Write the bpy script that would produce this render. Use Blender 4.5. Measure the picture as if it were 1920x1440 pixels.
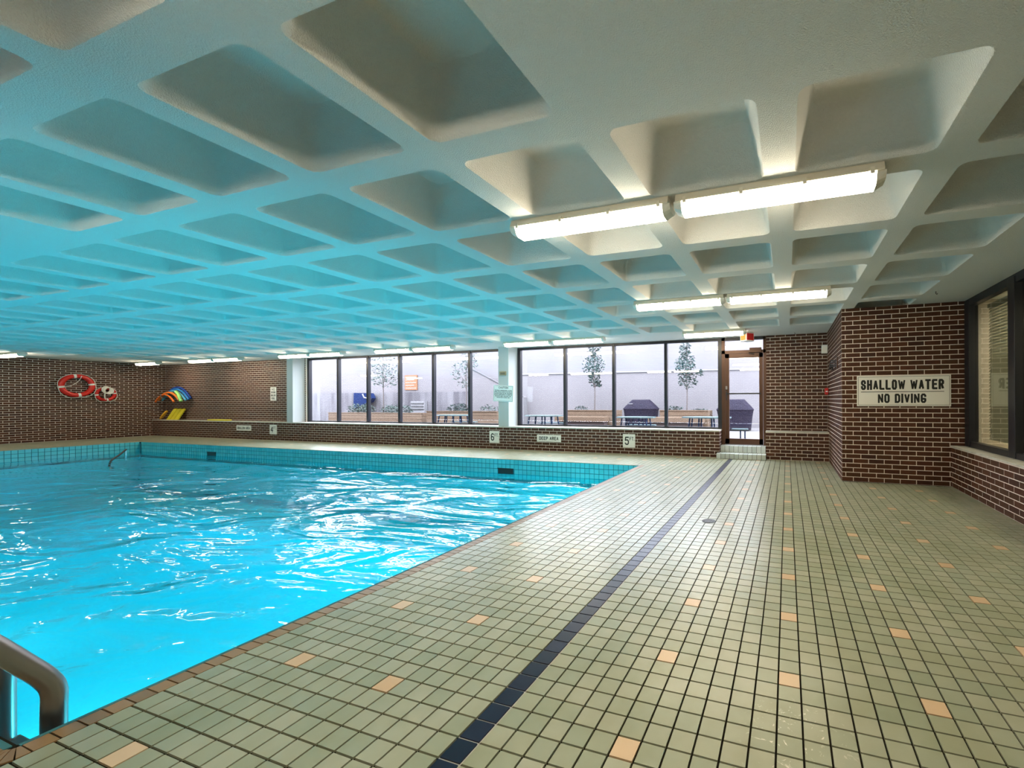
import bpy, bmesh, math, random
from mathutils import Vector, Matrix
random.seed(7)
T = 0.1016                       # one deck tile pitch (4 in) in metres; layout numbers below are in tiles
scene = bpy.context.scene
for o in list(bpy.data.objects): bpy.data.objects.remove(o, do_unlink=True)
COL = scene.collection

# ------------------------------------------------------------------ camera
F_PX, YAW, ROLL, PPX, PPY = 780.01, .3133, -.0042, 1223.10, 748.86
EYE = Vector((12.4535, -21.3026, 13.3404))
FW = Vector((-math.sin(YAW), math.cos(YAW), 0)); R0 = Vector((math.cos(YAW), math.sin(YAW), 0)); U0 = Vector((0, 0, 1))
RT = R0*math.cos(ROLL) + U0*math.sin(ROLL); UP = -R0*math.sin(ROLL) + U0*math.cos(ROLL)
cd = bpy.data.cameras.new('camera'); cam = bpy.data.objects.new('camera', cd); COL.objects.link(cam)
cd.sensor_fit = 'HORIZONTAL'; cd.sensor_width = 36; cd.lens = F_PX/1920*36
cd.shift_x = -(PPX-960)/1920; cd.shift_y = (PPY-720)/1920; cd.clip_start = .02; cd.clip_end = 200
m = Matrix((RT, UP, -FW)).transposed().to_4x4(); m.translation = EYE*T; cam.matrix_world = m
scene.camera = cam

# ------------------------------------------------------------------ world, daylight, exposure
LAMP = 25.0          # ceiling lights
POOL = 128.0          # unseen underwater lights, added
SKY = 15.0
w = bpy.data.worlds.new('World'); scene.world = w; w.use_nodes = True
bg = w.node_tree.nodes['Background']; bg.inputs[0].default_value = (.80, .88, 1.0, 1); bg.inputs[1].default_value = SKY
scene.view_settings.view_transform = 'Standard'; scene.view_settings.look = 'None'
scene.view_settings.gamma = 1; scene.view_settings.use_curve_mapping = False
scene.view_settings.exposure = 0.38
cy = scene.cycles
cy.use_denoising = True; cy.max_bounces = 6; cy.diffuse_bounces = 4; cy.glossy_bounces = 3; cy.adaptive_threshold = .06
cy.transparent_max_bounces = 12; cy.transmission_bounces = 4; cy.sample_clamp_indirect = 8
cy.caustics_reflective = False; cy.caustics_refractive = False

# ------------------------------------------------------------------ helpers
def pj(x, y, z):
    d = Vector((x, y, z)) - EYE; q = d.dot(FW)
    if q < .5: return None
    return PPX + F_PX*d.dot(RT)/q, PPY - F_PX*d.dot(UP)/q
def in_frame_area(pts):
    s = [pj(*p) for p in pts]
    if any(v is None for v in s): return 0
    xs = [v[0] for v in s]; ys = [v[1] for v in s]
    if max(xs) < 0 or min(xs) > 1920 or max(ys) < 0 or min(ys) > 1440: return 0
    a = 0
    for i in range(len(s)):
        j = (i+1) % len(s); a += s[i][0]*s[j][1]-s[j][0]*s[i][1]
    return abs(a)/2
class MB:
    """collects shapes (tile units); build() links them as one mesh object (metres)"""
    def __init__(s): s.v = []; s.f = []; s.mi = []
    def add(s, vs, fs, mi=0):
        b = len(s.v); s.v += [tuple(p) for p in vs]; s.f += [tuple(i+b for i in f) for f in fs]; s.mi += [mi]*len(fs); return s
    def box(s, x0, x1, y0, y1, z0, z1, mi=0):
        return s.add([(x0,y0,z0),(x1,y0,z0),(x1,y1,z0),(x0,y1,z0),(x0,y0,z1),(x1,y0,z1),(x1,y1,z1),(x0,y1,z1)],
            [(0,3,2,1),(4,5,6,7),(0,1,5,4),(1,2,6,5),(2,3,7,6),(3,0,4,7)], mi)
    def cbox(s, x0, x1, y0, y1, z0, z1, c, mi=0):
        """box with chamfered edges"""
        bm = bmesh.new(); r = bmesh.ops.create_cube(bm, size=1)
        for v in bm.verts: v.co = ((x0+x1)/2+v.co.x*(x1-x0), (y0+y1)/2+v.co.y*(y1-y0), (z0+z1)/2+v.co.z*(z1-z0))
        bmesh.ops.bevel(bm, geom=bm.edges[:], offset=c, segments=2, affect='EDGES', profile=.6)
        bm.verts.index_update(); s.add([v.co[:] for v in bm.verts], [[v.index for v in f.verts] for f in bm.faces], mi); bm.free(); return s
    def quad(s, a, b, c, d, mi=0): return s.add([a, b, c, d], [(0,1,2,3)], mi)
    def prism(s, prof, fn, a, b, mi=0):
        n = len(prof); vs = [fn(p, a) for p in prof]+[fn(p, b) for p in prof]
        fs = [(i, (i+1) % n, n+(i+1) % n, n+i) for i in range(n)]+[tuple(range(n))[::-1], tuple(range(n, 2*n))]
        return s.add(vs, fs, mi)
    def tube(s, pts, r, seg=10, closed=False, mi=0, cap=True):
        pts = [Vector(p) for p in pts]; n = len(pts); rings = []; prev = None
        rr = r if isinstance(r, (list, tuple)) else [r]*n
        for i, p in enumerate(pts):
            a = pts[(i-1) % n] if (closed or i > 0) else p; b = pts[(i+1) % n] if (closed or i < n-1) else p
            t = (b-a).normalized()
            if prev is None:
                q = Vector((0,0,1)) if abs(t.z) < .9 else Vector((1,0,0)); x = t.cross(q).normalized()
            else:
                x = prev - t*prev.dot(t); x = x.normalized() if x.length > 1e-6 else prev
            prev = x; y = t.cross(x)
            rings.append([p + (x*math.cos(2*math.pi*k/seg)+y*math.sin(2*math.pi*k/seg))*rr[i] for k in range(seg)])
        vs = [v for r_ in rings for v in r_]; fs = []
        for i in range(n if closed else n-1):
            j = (i+1) % n
            for k in range(seg): fs.append((i*seg+k, i*seg+(k+1) % seg, j*seg+(k+1) % seg, j*seg+k))
        if not closed and cap: fs += [tuple(range(seg))[::-1], tuple(range((n-1)*seg, n*seg))]
        return s.add(vs, fs, mi)
    def lathe(s, prof, c, seg=24, mi=0):
        vs = []; fs = []; n = len(prof)
        for k in range(seg):
            a = 2*math.pi*k/seg
            for r, z in prof: vs.append((c[0]+r*math.cos(a), c[1]+r*math.sin(a), c[2]+z))
        for k in range(seg):
            l = (k+1) % seg
            for i in range(n-1): fs.append((k*n+i, l*n+i, l*n+i+1, k*n+i+1))
        return s.add(vs, fs, mi)
    def mesh(s, name, mats, org=(0,0,0), smooth=None):
        me = bpy.data.meshes.new(name); o = org
        me.from_pydata([((x-o[0])*T, (y-o[1])*T, (z-o[2])*T) for x, y, z in s.v], [], s.f)
        for mt in (mats if isinstance(mats, (list, tuple)) else [mats]): me.materials.append(mt)
        if any(s.mi): me.polygons.foreach_set('material_index', s.mi)
        if smooth is not None:
            me.polygons.foreach_set('use_smooth', [True]*len(me.polygons)); me.set_sharp_from_angle(angle=math.radians(smooth))
        me.update(); return me
    def build(s, name, mats, parent=None, org=None, smooth=None):
        """org: world position (tiles) of the object's origin; children are placed relative to the parent"""
        if org is None: org = tuple(parent['_org']) if parent is not None and '_org' in parent else (0,0,0)
        me = s.mesh(name, mats, org, smooth); o = bpy.data.objects.new(name, me); COL.objects.link(o)
        po = tuple(parent['_org']) if parent is not None and '_org' in parent else (0,0,0)
        o.parent = parent; o.location = tuple((org[i]-po[i])*T for i in range(3)); o['_org'] = org
        return o
def tag(o, label=None, cat=None, group=None, kind=None):
    if label: o['label'] = label
    if cat: o['category'] = cat
    if group: o['group'] = group
    if kind: o['kind'] = kind
    return o
def empty(name, org, label=None, cat=None, group=None, kind=None):
    o = bpy.data.objects.new(name, None); COL.objects.link(o); o.location = tuple(c*T for c in org); o['_org'] = tuple(float(c) for c in org)
    o.empty_display_size = .1
    return tag(o, label, cat, group, kind)
def fan_box(x0, x1, y0, y1, z0, z1): return MB().box(x0, x1, y0, y1, z0, z1)

# ------------------------------------------------------------------ materials
def mat(name, color=(.8,.8,.8), rough=.5, metal=0, spec=.5, emit=None, es=0):
    mt = bpy.data.materials.new(name); mt.use_nodes = True; p = mt.node_tree.nodes['Principled BSDF']
    p.inputs['Base Color'].default_value = (*color, 1); p.inputs['Roughness'].default_value = rough
    p.inputs['Metallic'].default_value = metal; p.inputs['Specular IOR Level'].default_value = spec
    if emit: p.inputs['Emission Color'].default_value = (*emit, 1); p.inputs['Emission Strength'].default_value = es
    mt['p'] = 1
    return mt
def N(mt, kind, **kw):
    n = mt.node_tree.nodes.new(kind)
    for k, v in kw.items():
        if k.startswith('i_'):
            key = k[2:]; key = int(key) if key.isdigit() else key.replace('_', ' ')
            n.inputs[key].default_value = v
        else: setattr(n, k, v)
    return n
def L(mt, a, b): mt.node_tree.links.new(a, b)
def P(mt): return mt.node_tree.nodes['Principled BSDF']
def ramp(mt, fac, stops):
    r = N(mt, 'ShaderNodeValToRGB'); e = r.color_ramp.elements
    while len(e) > 2: e.remove(e[-1])
    for i, (pos, c) in enumerate(stops):
        el = e[i] if i < 2 else e.new(pos)
        el.position = pos; el.color = (*c, 1)
    L(mt, fac, r.inputs[0]); return r
def rnd(mt):
    """one random number for each separate piece, whether it is an object of its own or an island of a joined mesh"""
    a = N(mt, 'ShaderNodeObjectInfo').outputs['Random']; b = N(mt, 'ShaderNodeNewGeometry').outputs['Random Per Island']
    s = N(mt, 'ShaderNodeMath', operation='ADD'); L(mt, a, s.inputs[0]); L(mt, b, s.inputs[1])
    f = N(mt, 'ShaderNodeMath', operation='FRACT'); L(mt, s.outputs[0], f.inputs[0]); return f.outputs[0]
def pos(mt): return N(mt, 'ShaderNodeNewGeometry').outputs['Position']
def noise(mt, scale, detail=3, rough=.5, vec=None, dist=0):
    n = N(mt, 'ShaderNodeTexNoise', i_Scale=scale, i_Detail=detail, i_Roughness=rough, i_Distortion=dist)
    L(mt, vec if vec is not None else pos(mt), n.inputs['Vector']); return n.outputs['Fac']
def mix(mt, fac, a, b, mode='MIX'):
    x = N(mt, 'ShaderNodeMix', data_type='RGBA', blend_type=mode)
    for s, v in ((x.inputs[0], fac), (x.inputs[6], a), (x.inputs[7], b)):
        if hasattr(v, 'is_linked') or hasattr(v, 'links'): L(mt, v, s)
        elif isinstance(v, (int, float)): s.default_value = v
        else: s.default_value = (*v, 1)
    return x.outputs[2]
def bump(mt, h, strength, dist=.01, inp='Normal'):
    b = N(mt, 'ShaderNodeBump', i_Strength=strength, i_Distance=dist); L(mt, h, b.inputs['Height']); L(mt, b.outputs[0], P(mt).inputs[inp])

def piece_mat(name, stops, rough, stain=None, bumpsc=None, spec=.5):
    mt = mat(name, rough=rough, spec=spec); r = ramp(mt, rnd(mt), stops).outputs[0]
    if stain:
        f = ramp(mt, noise(mt, stain[0], 4, .6), [(stain[1], (0,0,0)), (stain[2], (1,1,1))]).outputs[0]
        r = mix(mt, f, r, stain[3], 'MULTIPLY')
    L(mt, r, P(mt).inputs['Base Color'])
    if bumpsc: bump(mt, noise(mt, bumpsc[0], 2), bumpsc[1], .002)
    return mt
M = {}
M['tile'] = piece_mat('deck_tile_glaze', [(0, (.300,.325,.235)), (.45, (.345,.355,.255)), (.8, (.385,.385,.29)), (1, (.32,.34,.25))], .30, (2.2, .35, .72, (.80,.80,.70)), (160, .06))
# pale scuffs and spilled plaster on the tiles
_s = M['tile']; _p = P(_s); _b = _p.inputs['Base Color'].links[0].from_socket
_sep = N(_s, 'ShaderNodeSeparateXYZ'); L(_s, pos(_s), _sep.inputs[0])
def _bandmask(mt, sock, c, wd):
    a = N(mt, 'ShaderNodeMath', operation='SUBTRACT', i_1=c); L(mt, sock, a.inputs[0])
    b_ = N(mt, 'ShaderNodeMath', operation='ABSOLUTE'); L(mt, a.outputs[0], b_.inputs[0])
    c_ = N(mt, 'ShaderNodeMapRange', i_1=wd, i_2=wd*.4, i_3=0, i_4=1); L(mt, b_.outputs[0], c_.inputs[0]); return c_.outputs[0]
_m1 = N(_s, 'ShaderNodeMath', operation='MULTIPLY'); L(_s, _bandmask(_s, _sep.outputs[0], 12.9*T, 2.4*T), _m1.inputs[0]); L(_s, _bandmask(_s, _sep.outputs[1], -4.2*T, 2.6*T), _m1.inputs[1])
_scr = ramp(_s, noise(_s, 16, 5, .7, dist=2.5), [(.60, (0,0,0)), (.66, (1,1,1))]).outputs[0]
_m2 = N(_s, 'ShaderNodeMath', operation='MULTIPLY'); L(_s, _m1.outputs[0], _m2.inputs[0]); L(_s, _scr, _m2.inputs[1])
L(_s, mix(_s, _m2.outputs[0], _b, (.72,.68,.58)), _p.inputs['Base Color'])
M['peach'] = piece_mat('peach_tile_glaze', [(0, (.58,.39,.23)), (1, (.66,.47,.30))], .32, None, (160, .06))
M['navy'] = piece_mat('navy_tile_glaze', [(0, (.004,.005,.020)), (1, (.010,.011,.040))], .30, spec=.35)
M['grout'] = mat('dark_grout', (.012,.010,.006), .9, spec=.1)
M['grout_glint'] = mat('glint_grout', (.45,.43,.42), .7)  # specular glint of the strip's joints, painted as a paler grout
M['coping'] = piece_mat('coping_glaze', [(0, (.25,.145,.065)), (.5, (.31,.18,.08)), (1, (.22,.125,.055))], .38, None, (120, .08))
M['brick'] = piece_mat('dark_red_brick', [(0, (.048,.014,.007)), (.35, (.074,.021,.009)), (.7, (.066,.024,.008)), (1, (.098,.031,.013))], .62, (30, .4, .75, (.72,.66,.62)), (90, .25), .35)
M['mortar'] = mat('pale_mortar', (.80,.70,.63), .85); bump(M['mortar'], noise(M['mortar'], 180, 2), .2, .002)
M['stone'] = mat('ledge_stone', (.60,.58,.52), .42)
L(M['stone'], ramp(M['stone'], noise(M['stone'], 9, 4), [(.3, (.48,.45,.40)), (.7, (.66,.64,.59))]).outputs[0], P(M['stone']).inputs['Base Color'])
M['ceil'] = mat('sprayed_ceiling', (.79,.79,.775), 1.0, spec=0.0)
bump(M['ceil'], noise(M['ceil'], 140, 2, .65), .85, .012)
M['plaster'] = mat('pale_column_paint', (.46,.50,.51), .6)
M['black'] = mat('black_window_metal', (.012,.012,.018), .35)
M['bronze'] = mat('bronze_metal', (.085,.035,.018), .38, .3)
M['white'] = mat('white_enamel', (.80,.80,.78), .4)
M['cream'] = mat('cream_enamel', (.70,.66,.56), .4)
M['clear'] = mat('clear_plastic', (.82,.80,.74), .25)
M['red'] = mat('red_paint', (.55,.012,.012), .4)
M['orange_red'] = mat('lit_orange_red', (.8,.2,.04), .4, emit=(1,.30,.05), es=.2)
M['rope'] = mat('white_rope', (.70,.68,.62), .8)
M['ink'] = mat('black_ink', (.008,.008,.008), .5)
M['steel'] = mat('brushed_steel', (.30,.29,.29), .3, .9)
M['dark'] = mat('dark_metal', (.02,.02,.022), .45)
M['lens'] = mat('lit_lens', (.9,.9,.85), .4, emit=(1, .86, .63), es=LAMP)
M['added_poollamp'] = mat('added_pool_lamp_lens', (.9,.9,.9), .3, emit=(.92, 1, .98), es=POOL)
M['added_officelamp'] = mat('added_office_panel', (.9,.9,.9), .4, emit=(1,.95,.75), es=24)
M['ptile'] = piece_mat('turquoise_tile', [(0, (.10,.50,.52)), (.5, (.14,.58,.60)), (1, (.12,.53,.58))], .2)
M['pgrout'] = mat('pool_grout', (.03,.16,.19), .7)
M['basin'] = mat('basin_paint', (.42,.84,.93), .6)
def ior_two_sided(nt, fr, ior):
    # the sheet does not bend the ray, so both of its faces must reflect as the outer one does
    g = nt.nodes.new('ShaderNodeNewGeometry'); m_ = nt.nodes.new('ShaderNodeMapRange'); m_.inputs[3].default_value = ior; m_.inputs[4].default_value = 1/ior
    nt.links.new(g.outputs['Backfacing'], m_.inputs[0]); nt.links.new(m_.outputs[0], fr.inputs['IOR'])
def glass(name, tint=(1,1,1), boost=1.0, rough=0):
    mt = bpy.data.materials.new(name); mt.use_nodes = True; nt = mt.node_tree; nt.nodes.clear()
    out = nt.nodes.new('ShaderNodeOutputMaterial'); tr = nt.nodes.new('ShaderNodeBsdfTransparent'); gl = nt.nodes.new('ShaderNodeBsdfGlossy')
    tr.inputs[0].default_value = (*tint, 1); gl.inputs['Roughness'].default_value = rough
    fr = nt.nodes.new('ShaderNodeFresnel'); fr.inputs['IOR'].default_value = 1.5
    ior_two_sided(nt, fr, 1.5)
    mu = nt.nodes.new('ShaderNodeMath'); mu.operation = 'MULTIPLY'; mu.use_clamp = True; mu.inputs[1].default_value = boost; nt.links.new(fr.outputs[0], mu.inputs[0])
    mx = nt.nodes.new('ShaderNodeMixShader'); nt.links.new(mu.outputs[0], mx.inputs[0]); nt.links.new(tr.outputs[0], mx.inputs[1]); nt.links.new(gl.outputs[0], mx.inputs[2])
    nt.links.new(mx.outputs[0], out.inputs[0]); return mt
M['glass'] = glass('window_glass', (.97,.97,.99), 1.6)
M['glass_office'] = glass('office_glass', (.80,.80,.74), 1.8)
def water_mat():
    mt = bpy.data.materials.new('pool_water'); mt.use_nodes = True; nt = mt.node_tree; nt.nodes.clear()
    n = nt.nodes.new; l = nt.links.new
    out = n('ShaderNodeOutputMaterial'); tr = n('ShaderNodeBsdfTransparent'); gl = n('ShaderNodeBsdfGlossy'); gl.inputs['Roughness'].default_value = .035
    tr.inputs[0].default_value = (.075, .81, .95, 1)
    geo = n('ShaderNodeNewGeometry'); mp = n('ShaderNodeMapping'); mp.inputs['Rotation'].default_value = (0, 0, .45); mp.inputs['Scale'].default_value = (.62, 1.25, 1)
    l(geo.outputs['Position'], mp.inputs[0])
    def nz(sc, det, dist):
        t = n('ShaderNodeTexNoise'); t.inputs['Scale'].default_value = sc; t.inputs['Detail'].default_value = det; t.inputs['Distortion'].default_value = dist; l(mp.outputs[0], t.inputs['Vector']); return t.outputs['Fac']
    b1 = n('ShaderNodeBump'); b1.inputs['Strength'].default_value = 1; b1.inputs['Distance'].default_value = .14; l(nz(.95, 2, .9), b1.inputs['Height'])
    b2 = n('ShaderNodeBump'); b2.inputs['Strength'].default_value = 1; b2.inputs['Distance'].default_value = .014; l(nz(3.8, 2, 1.0), b2.inputs['Height']); l(b1.outputs[0], b2.inputs['Normal'])
    l(b2.outputs[0], gl.inputs['Normal'])
    fr = n('ShaderNodeFresnel'); ior_two_sided(nt, fr, 1.28); l(b2.outputs[0], fr.inputs['Normal'])
    mx = n('ShaderNodeMixShader'); l(fr.outputs[0], mx.inputs[0]); l(tr.outputs[0], mx.inputs[1]); l(gl.outputs[0], mx.inputs[2]); l(mx.outputs[0], out.inputs[0])
    return mt
M['water'] = water_mat()

# ------------------------------------------------------------------ pieces: bricks and tiles
_cache = {}
def joined(name, boxes, mt, parent, five=None):
    mb = MB()
    for b in boxes: mb.box(*b)
    o = mb.build(name, mt, parent); o['kind'] = 'stuff'; return o
def pieces(name, many, boxes, mt, parent, limit=300, min_area=12):
    """boxes: (x0,x1,y0,y1,z0,z1); those that show largest become objects of their own, the rest one joined part"""
    sc = []
    for b in boxes:
        x0, x1, y0, y1, z0, z1 = b
        dx, dy, dz = x1-x0, y1-y0, z1-z0; t = min(dx, dy, dz)
        xm, ym = (x0+x1)/2, (y0+y1)/2
        if t == dz: q = [(x0,y0,z1),(x1,y0,z1),(x1,y1,z1),(x0,y1,z1)]
        elif t == dy: q = [(x0,ym,z0),(x1,ym,z0),(x1,ym,z1),(x0,ym,z1)]
        else: q = [(xm,y0,z0),(xm,y1,z0),(xm,y1,z1),(xm,y0,z1)]
        sc.append((in_frame_area(q), b))
    sc.sort(key=lambda e: -e[0])
    own = [b for a, b in sc[:limit] if a >= min_area]; rest = [b for a, b in sc[len(own):]]
    for b in own:
        x0, x1, y0, y1, z0, z1 = b; k = (name, mt.name, round(x1-x0, 3), round(y1-y0, 3), round(z1-z0, 3))
        if k not in _cache: _cache[k] = MB().box(0, k[2], 0, k[3], 0, k[4]).mesh(name, mt)
        o = bpy.data.objects.new(name, _cache[k]); COL.objects.link(o); o.parent = parent; o.location = (x0*T, y0*T, z0*T)
    if rest: joined(many, rest, mt, parent)
    return len(own), len(rest)
BL, CH, MJ = 2.215, .7385, .108         # brick pitch, course pitch, joint
def brick_boxes(axis, face, out, u0, u1, z0, z1, phase=0.0, proud=.022):
    """running-bond bricks on a wall face; axis 'x': wall runs along x at y=face, 'y': along y at x=face; out = direction of the outward normal"""
    r = []; c0 = int(round(z0/CH)); c = c0
    while c*CH < z1-.12:
        za, zb = c*CH+MJ*.5, min((c+1)*CH-MJ*.5, z1)
        k = math.floor((u0-phase)/BL)-1
        while True:
            a = k*BL+phase+(c % 2)*BL/2; b = a+BL-MJ; k += 1
            if a > u1: break
            a, b = max(a, u0), min(b, u1)
            if b-a < .15: continue
            f0, f1 = (face-.1, face+proud) if out > 0 else (face-proud, face+.1)
            r.append((a, b, f0, f1, za, zb) if axis == 'x' else (f0, f1, a, b, za, zb))
        c += 1
    return r

# key planes (tiles)
YL, YU, HC = 73.7, 77.46, 27.85          # ledge face, window wall, ceiling soffit
XL, XR, XW = -225.0, 36.0, 37.7          # left wall, right ledge face, office window plane
YP, XP = 52.34, 20.9                     # front and side of the brick pier
YB = -54.0                               # back wall
PX0, PX1, PY0, PY1 = -193.0, -16.25, -13.5, 58.0   # pool edges
WATER = -3.25

# ------------------------------------------------------------------ floor, deck tiles
mb = MB(); zf = -.09
for x0, x1, y0, y1 in ((PX1+.35, 46, YB, 80), (-228, PX1+.35, PY1+.35, 80), (-228, PX0-.35, YB, PY1+.35), (PX0-.35, PX1+.35, YB, PY0-.35)): mb.box(x0, x1, y0, y1, -1.2, zf)
floor = mb.build('floor', M['grout']); tag(floor, 'pool deck of small grey-green tiles with dark grout', 'floor', kind='structure')
GJ = .042
tiles, peach, navy = [], [], []
def put(c, r):
    x0, x1, y0, y1 = c+GJ, c+1-GJ, r+GJ, r+1-GJ
    b = (x0, x1, y0, y1, -.12, 0)
    if c == 0 and r < 73: navy.append(b)
    elif c % 6 == 0 and r % 6 == 5: peach.append(b)
    else: tiles.append(b)
for r in range(-27, 74):
    for c in range(-15, 36):
        if r >= 52 and c >= 20: 
            if c > 20: continue
        if r >= 52 and c == 20: tiles.append((20+GJ, XP-.03, r+GJ, r+1-GJ, -.12, 0)); continue
        if r > 71 and -3 < c < 8: continue
        put(c, r)
for r in range(60, 74):
    for c in range(-225, -15): put(c, r)
for c in range(-225, -15): tiles.append((c+GJ, c+1-GJ, 59.25, 59.97, -.12, 0))
for r in range(14, 60): tiles.append((-194.97, -194.25, r+GJ, r+1-GJ, -.12, 0))
for c in range(-52, -15): tiles.append((c+GJ, c+1-GJ, -14.96, -14.75, -.12, 0))
for r in range(14, 60):
    for c in range(-225, -195): put(c, r)
for r in range(-27, -15):
    for c in range(-52, -15): put(c, r)
pieces('tile', 'tile_field', tiles, M['tile'], floor, 300)
pieces('peach_tile', 'peach_tile_field', peach, M['peach'], floor, 300, 20)
pieces('navy_tile', 'navy_tile_field', navy, M['navy'], floor, 300, 20)
MB().box(0, 1, -27, 72, -.1, -.05).build('joint_glint_strip', M['grout_glint'], floor)  # joint glints along the navy strip, put into the bed colour

# coping: rounded nose pieces along the pool edge, two thirds of a tile long
def nose(w=1.22, h=.62, r=.42, seg=5):
    p = [(0, -h), (0, -.01)]                       # u: 0 at the deck, w at the water edge
    for i in range(seg+1):
        a = math.pi/2*(1-i/seg); p.append((w-r+r*math.cos(a), -r-.01+r*math.sin(a)))
    p.append((w, -h)); return p
prof = nose()
basin = empty('pool_basin', (0,0,0), 'rectangular swimming pool basin lined with turquoise tiles', 'pool', kind='structure')
cp = MB().prism(prof, lambda p, t: (-p[0], t, p[1]), .03, .637).mesh('coping_tile', M['coping'], smooth=40)
y = PY0-.0
k = 0
while y < PY1+.2:
    o = bpy.data.objects.new('coping_tile', cp); COL.objects.link(o); o.parent = basin; o.location = ((PX1+1.22)*T, y*T, 0); y += .667; k += 1
cpx = MB().prism(prof, lambda p, t: (t, p[0], p[1]), .03, .637).mesh('coping_tile', M['coping'], smooth=40)
x = PX1-.667
for k in range(36):
    o = bpy.data.objects.new('coping_tile', cpx); COL.objects.link(o); o.parent = basin; o.location = (x*T, (PY0-1.22)*T, 0); x -= .667
mb = MB(); far = MB(); thin = nose(1.22, .16, .1)
# corner wedges, far edge and left edge
for i in range(5):
    a0, a1 = math.pi/2*i/5+.02, math.pi/2*(i+1)/5-.02
    def f(p, t): return (PX1+(1.22-p[0])*math.sin(t)*1.0, PY0-(1.22-p[0])*math.cos(t), p[1])
    mb.prism(prof, f, a0, a1)
xx = PX0-1
while xx < PX1+1.2:
    far.prism(thin, lambda p, t: (t, PY1+1.22-p[0], p[1]), xx+.03, xx+.637); xx += .667
yy = 10.0
while yy < PY1:
    far.prism(thin, lambda p, t: (PX0-1.22+p[0], t, p[1]), yy+.03, yy+.637); yy += .667
mb.build('coping_corner', M['coping'], basin, smooth=40)['kind'] = 'stuff'; far.build('coping_run', M['tile'], basin, smooth=40)['kind'] = 'stuff'
MB().box(PX1+.0, PX1+1.22, PY0-1.2, PY1+1.2, -.7, -.07).box(PX0, PX1, PY1+.25, PY1+1.22, -.7, -.07).box(PX0-1.22, PX0-.25, 10, PY1+1.2, -.7, -.07).box(-60, PX1, PY0-1.22, PY0, -.7, -.07).build('coping_bed', M['grout'], basin)
# basin shell and its tile band
zb = -15.0
mb = MB(); a = .14
mb.box(PX0-1, PX1+1, PY1+a, PY1+1, zb-1, -.6).box(PX0-1, PX1+1, PY0-1, PY0-a, zb-1, -.6)
mb.box(PX0-1, PX0-a, PY0-1, PY1+1, zb-1, -.6).box(PX1+a, PX1+1, PY0-1, PY1+1, zb-1, -.6).box(PX0-1, PX1+1, PY0-1, PY1+1, zb-1, zb)
mb.build('basin_shell', M['basin'], basin)
mb = MB().box(PX0, PX1, PY1+.1, PY1+.3, -5.2, -.02).box(PX0-.3, PX0-.1, PY0, PY1, -5.2, -.02).box(PX1+.1, PX1+.3, PY0, PY1, -5.2, -.02).box(PX0, PX1, PY0-.3, PY0-.1, -5.2, -.02)
mb.build('tile_bed', M['pgrout'], basin)
pt = []; PP, PJ = 1.1, .06
sk = [(-50.2, -46.3), (-156.8, -152.8)]
n = int((PX1-PX0)/PP)
for i in range(n):
    for rr in range(4):
        x0 = PX1-(i+1)*PP+PJ; x1 = PX1-i*PP-PJ; z1 = -.1-rr*PP-PJ; z0 = -.1-(rr+1)*PP+PJ
        if rr == 2 and any(x1 > s0 and x0 < s1 for s0, s1 in sk): continue
        pt.append((x0, x1, PY1+.03, PY1+.2, z0, z1))
for i in range(int(48/PP)):
    for rr in range(4):
        y1 = PY1-i*PP-PJ; y0 = PY1-(i+1)*PP+PJ
        pt.append((PX0-.2, PX0-.03, y0, y1, -.1-(rr+1)*PP+PJ, -.1-rr*PP-PJ))
pieces('wall_tile', 'wall_tile_band', pt, M['ptile'], basin, 300, 20)
for s0, s1 in sk:
    s = MB().box(s0, s1, PY1-.02, PY1+.12, -3.3, -2.25).box(s0-.2, s1+.2, PY1-.06, PY1+.1, -2.25, -2.1).build('skimmer_mouth', M['dark'], basin)

# unseen underwater lights added to brighten water and ceiling, inferred from the cyan glow
def added_pool_light(x, y, nxy, label):
    z = -8.0; o = empty('added_pool_light', (x, y, z), label, 'light', 'added underwater pool lights')
    ax = Vector((nxy[0], nxy[1], 0)); sd = Vector((-nxy[1], nxy[0], 0)); c = Vector((x, y, z))
    def disc(r0, r1, d0, d1, name, mt):
        mb = MB(); n = 20; vs = []
        for rr, dd in ((r0, d0), (r1, d1)): vs += [c+ax*dd+sd*rr*math.cos(2*math.pi*k/n)+Vector((0,0,1))*rr*math.sin(2*math.pi*k/n) for k in range(n)]
        mb.add(vs, [(k, (k+1) % n, n+(k+1) % n, n+k) for k in range(n)]+([tuple(range(n, 2*n))] if name == 'lens' else [])).build(name, mt, o)
    disc(1.9, 1.5, .0, .22, 'rim', M['steel']); disc(1.5, 1.35, .1, .3, 'lens', M['added_poollamp'])
for i, xx in enumerate((-40, -75, -110, -145, -178)): added_pool_light(xx, PY0-.14, (0, 1), 'unseen underwater light added in the near pool wall, number %s from the ladder' % ('one', 'two', 'three', 'four', 'five')[i])
for i, yy in enumerate((2, 22, 42)): added_pool_light(PX1+.14, yy, (-1, 0), 'unseen underwater light added in the right pool wall, %s' % ('nearest the ladder', 'the middle one', 'nearest the windows')[i])

# water
mb = MB(); nx, ny = 60, 26
for i in range(nx+1):
    for j in range(ny+1): mb.v.append((PX0-.1+(PX1-PX0+.2)*i/nx, PY0-.1+(PY1-PY0+.2)*j/ny, WATER))
for i in range(nx):
    for j in range(ny): a = i*(ny+1)+j; mb.f.append((a, a+ny+1, a+ny+2, a+1)); mb.mi.append(0)
water = mb.build('pool_water', M['water']); tag(water, 'rippled bright turquoise water filling the pool', 'water', kind='stuff')

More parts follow.
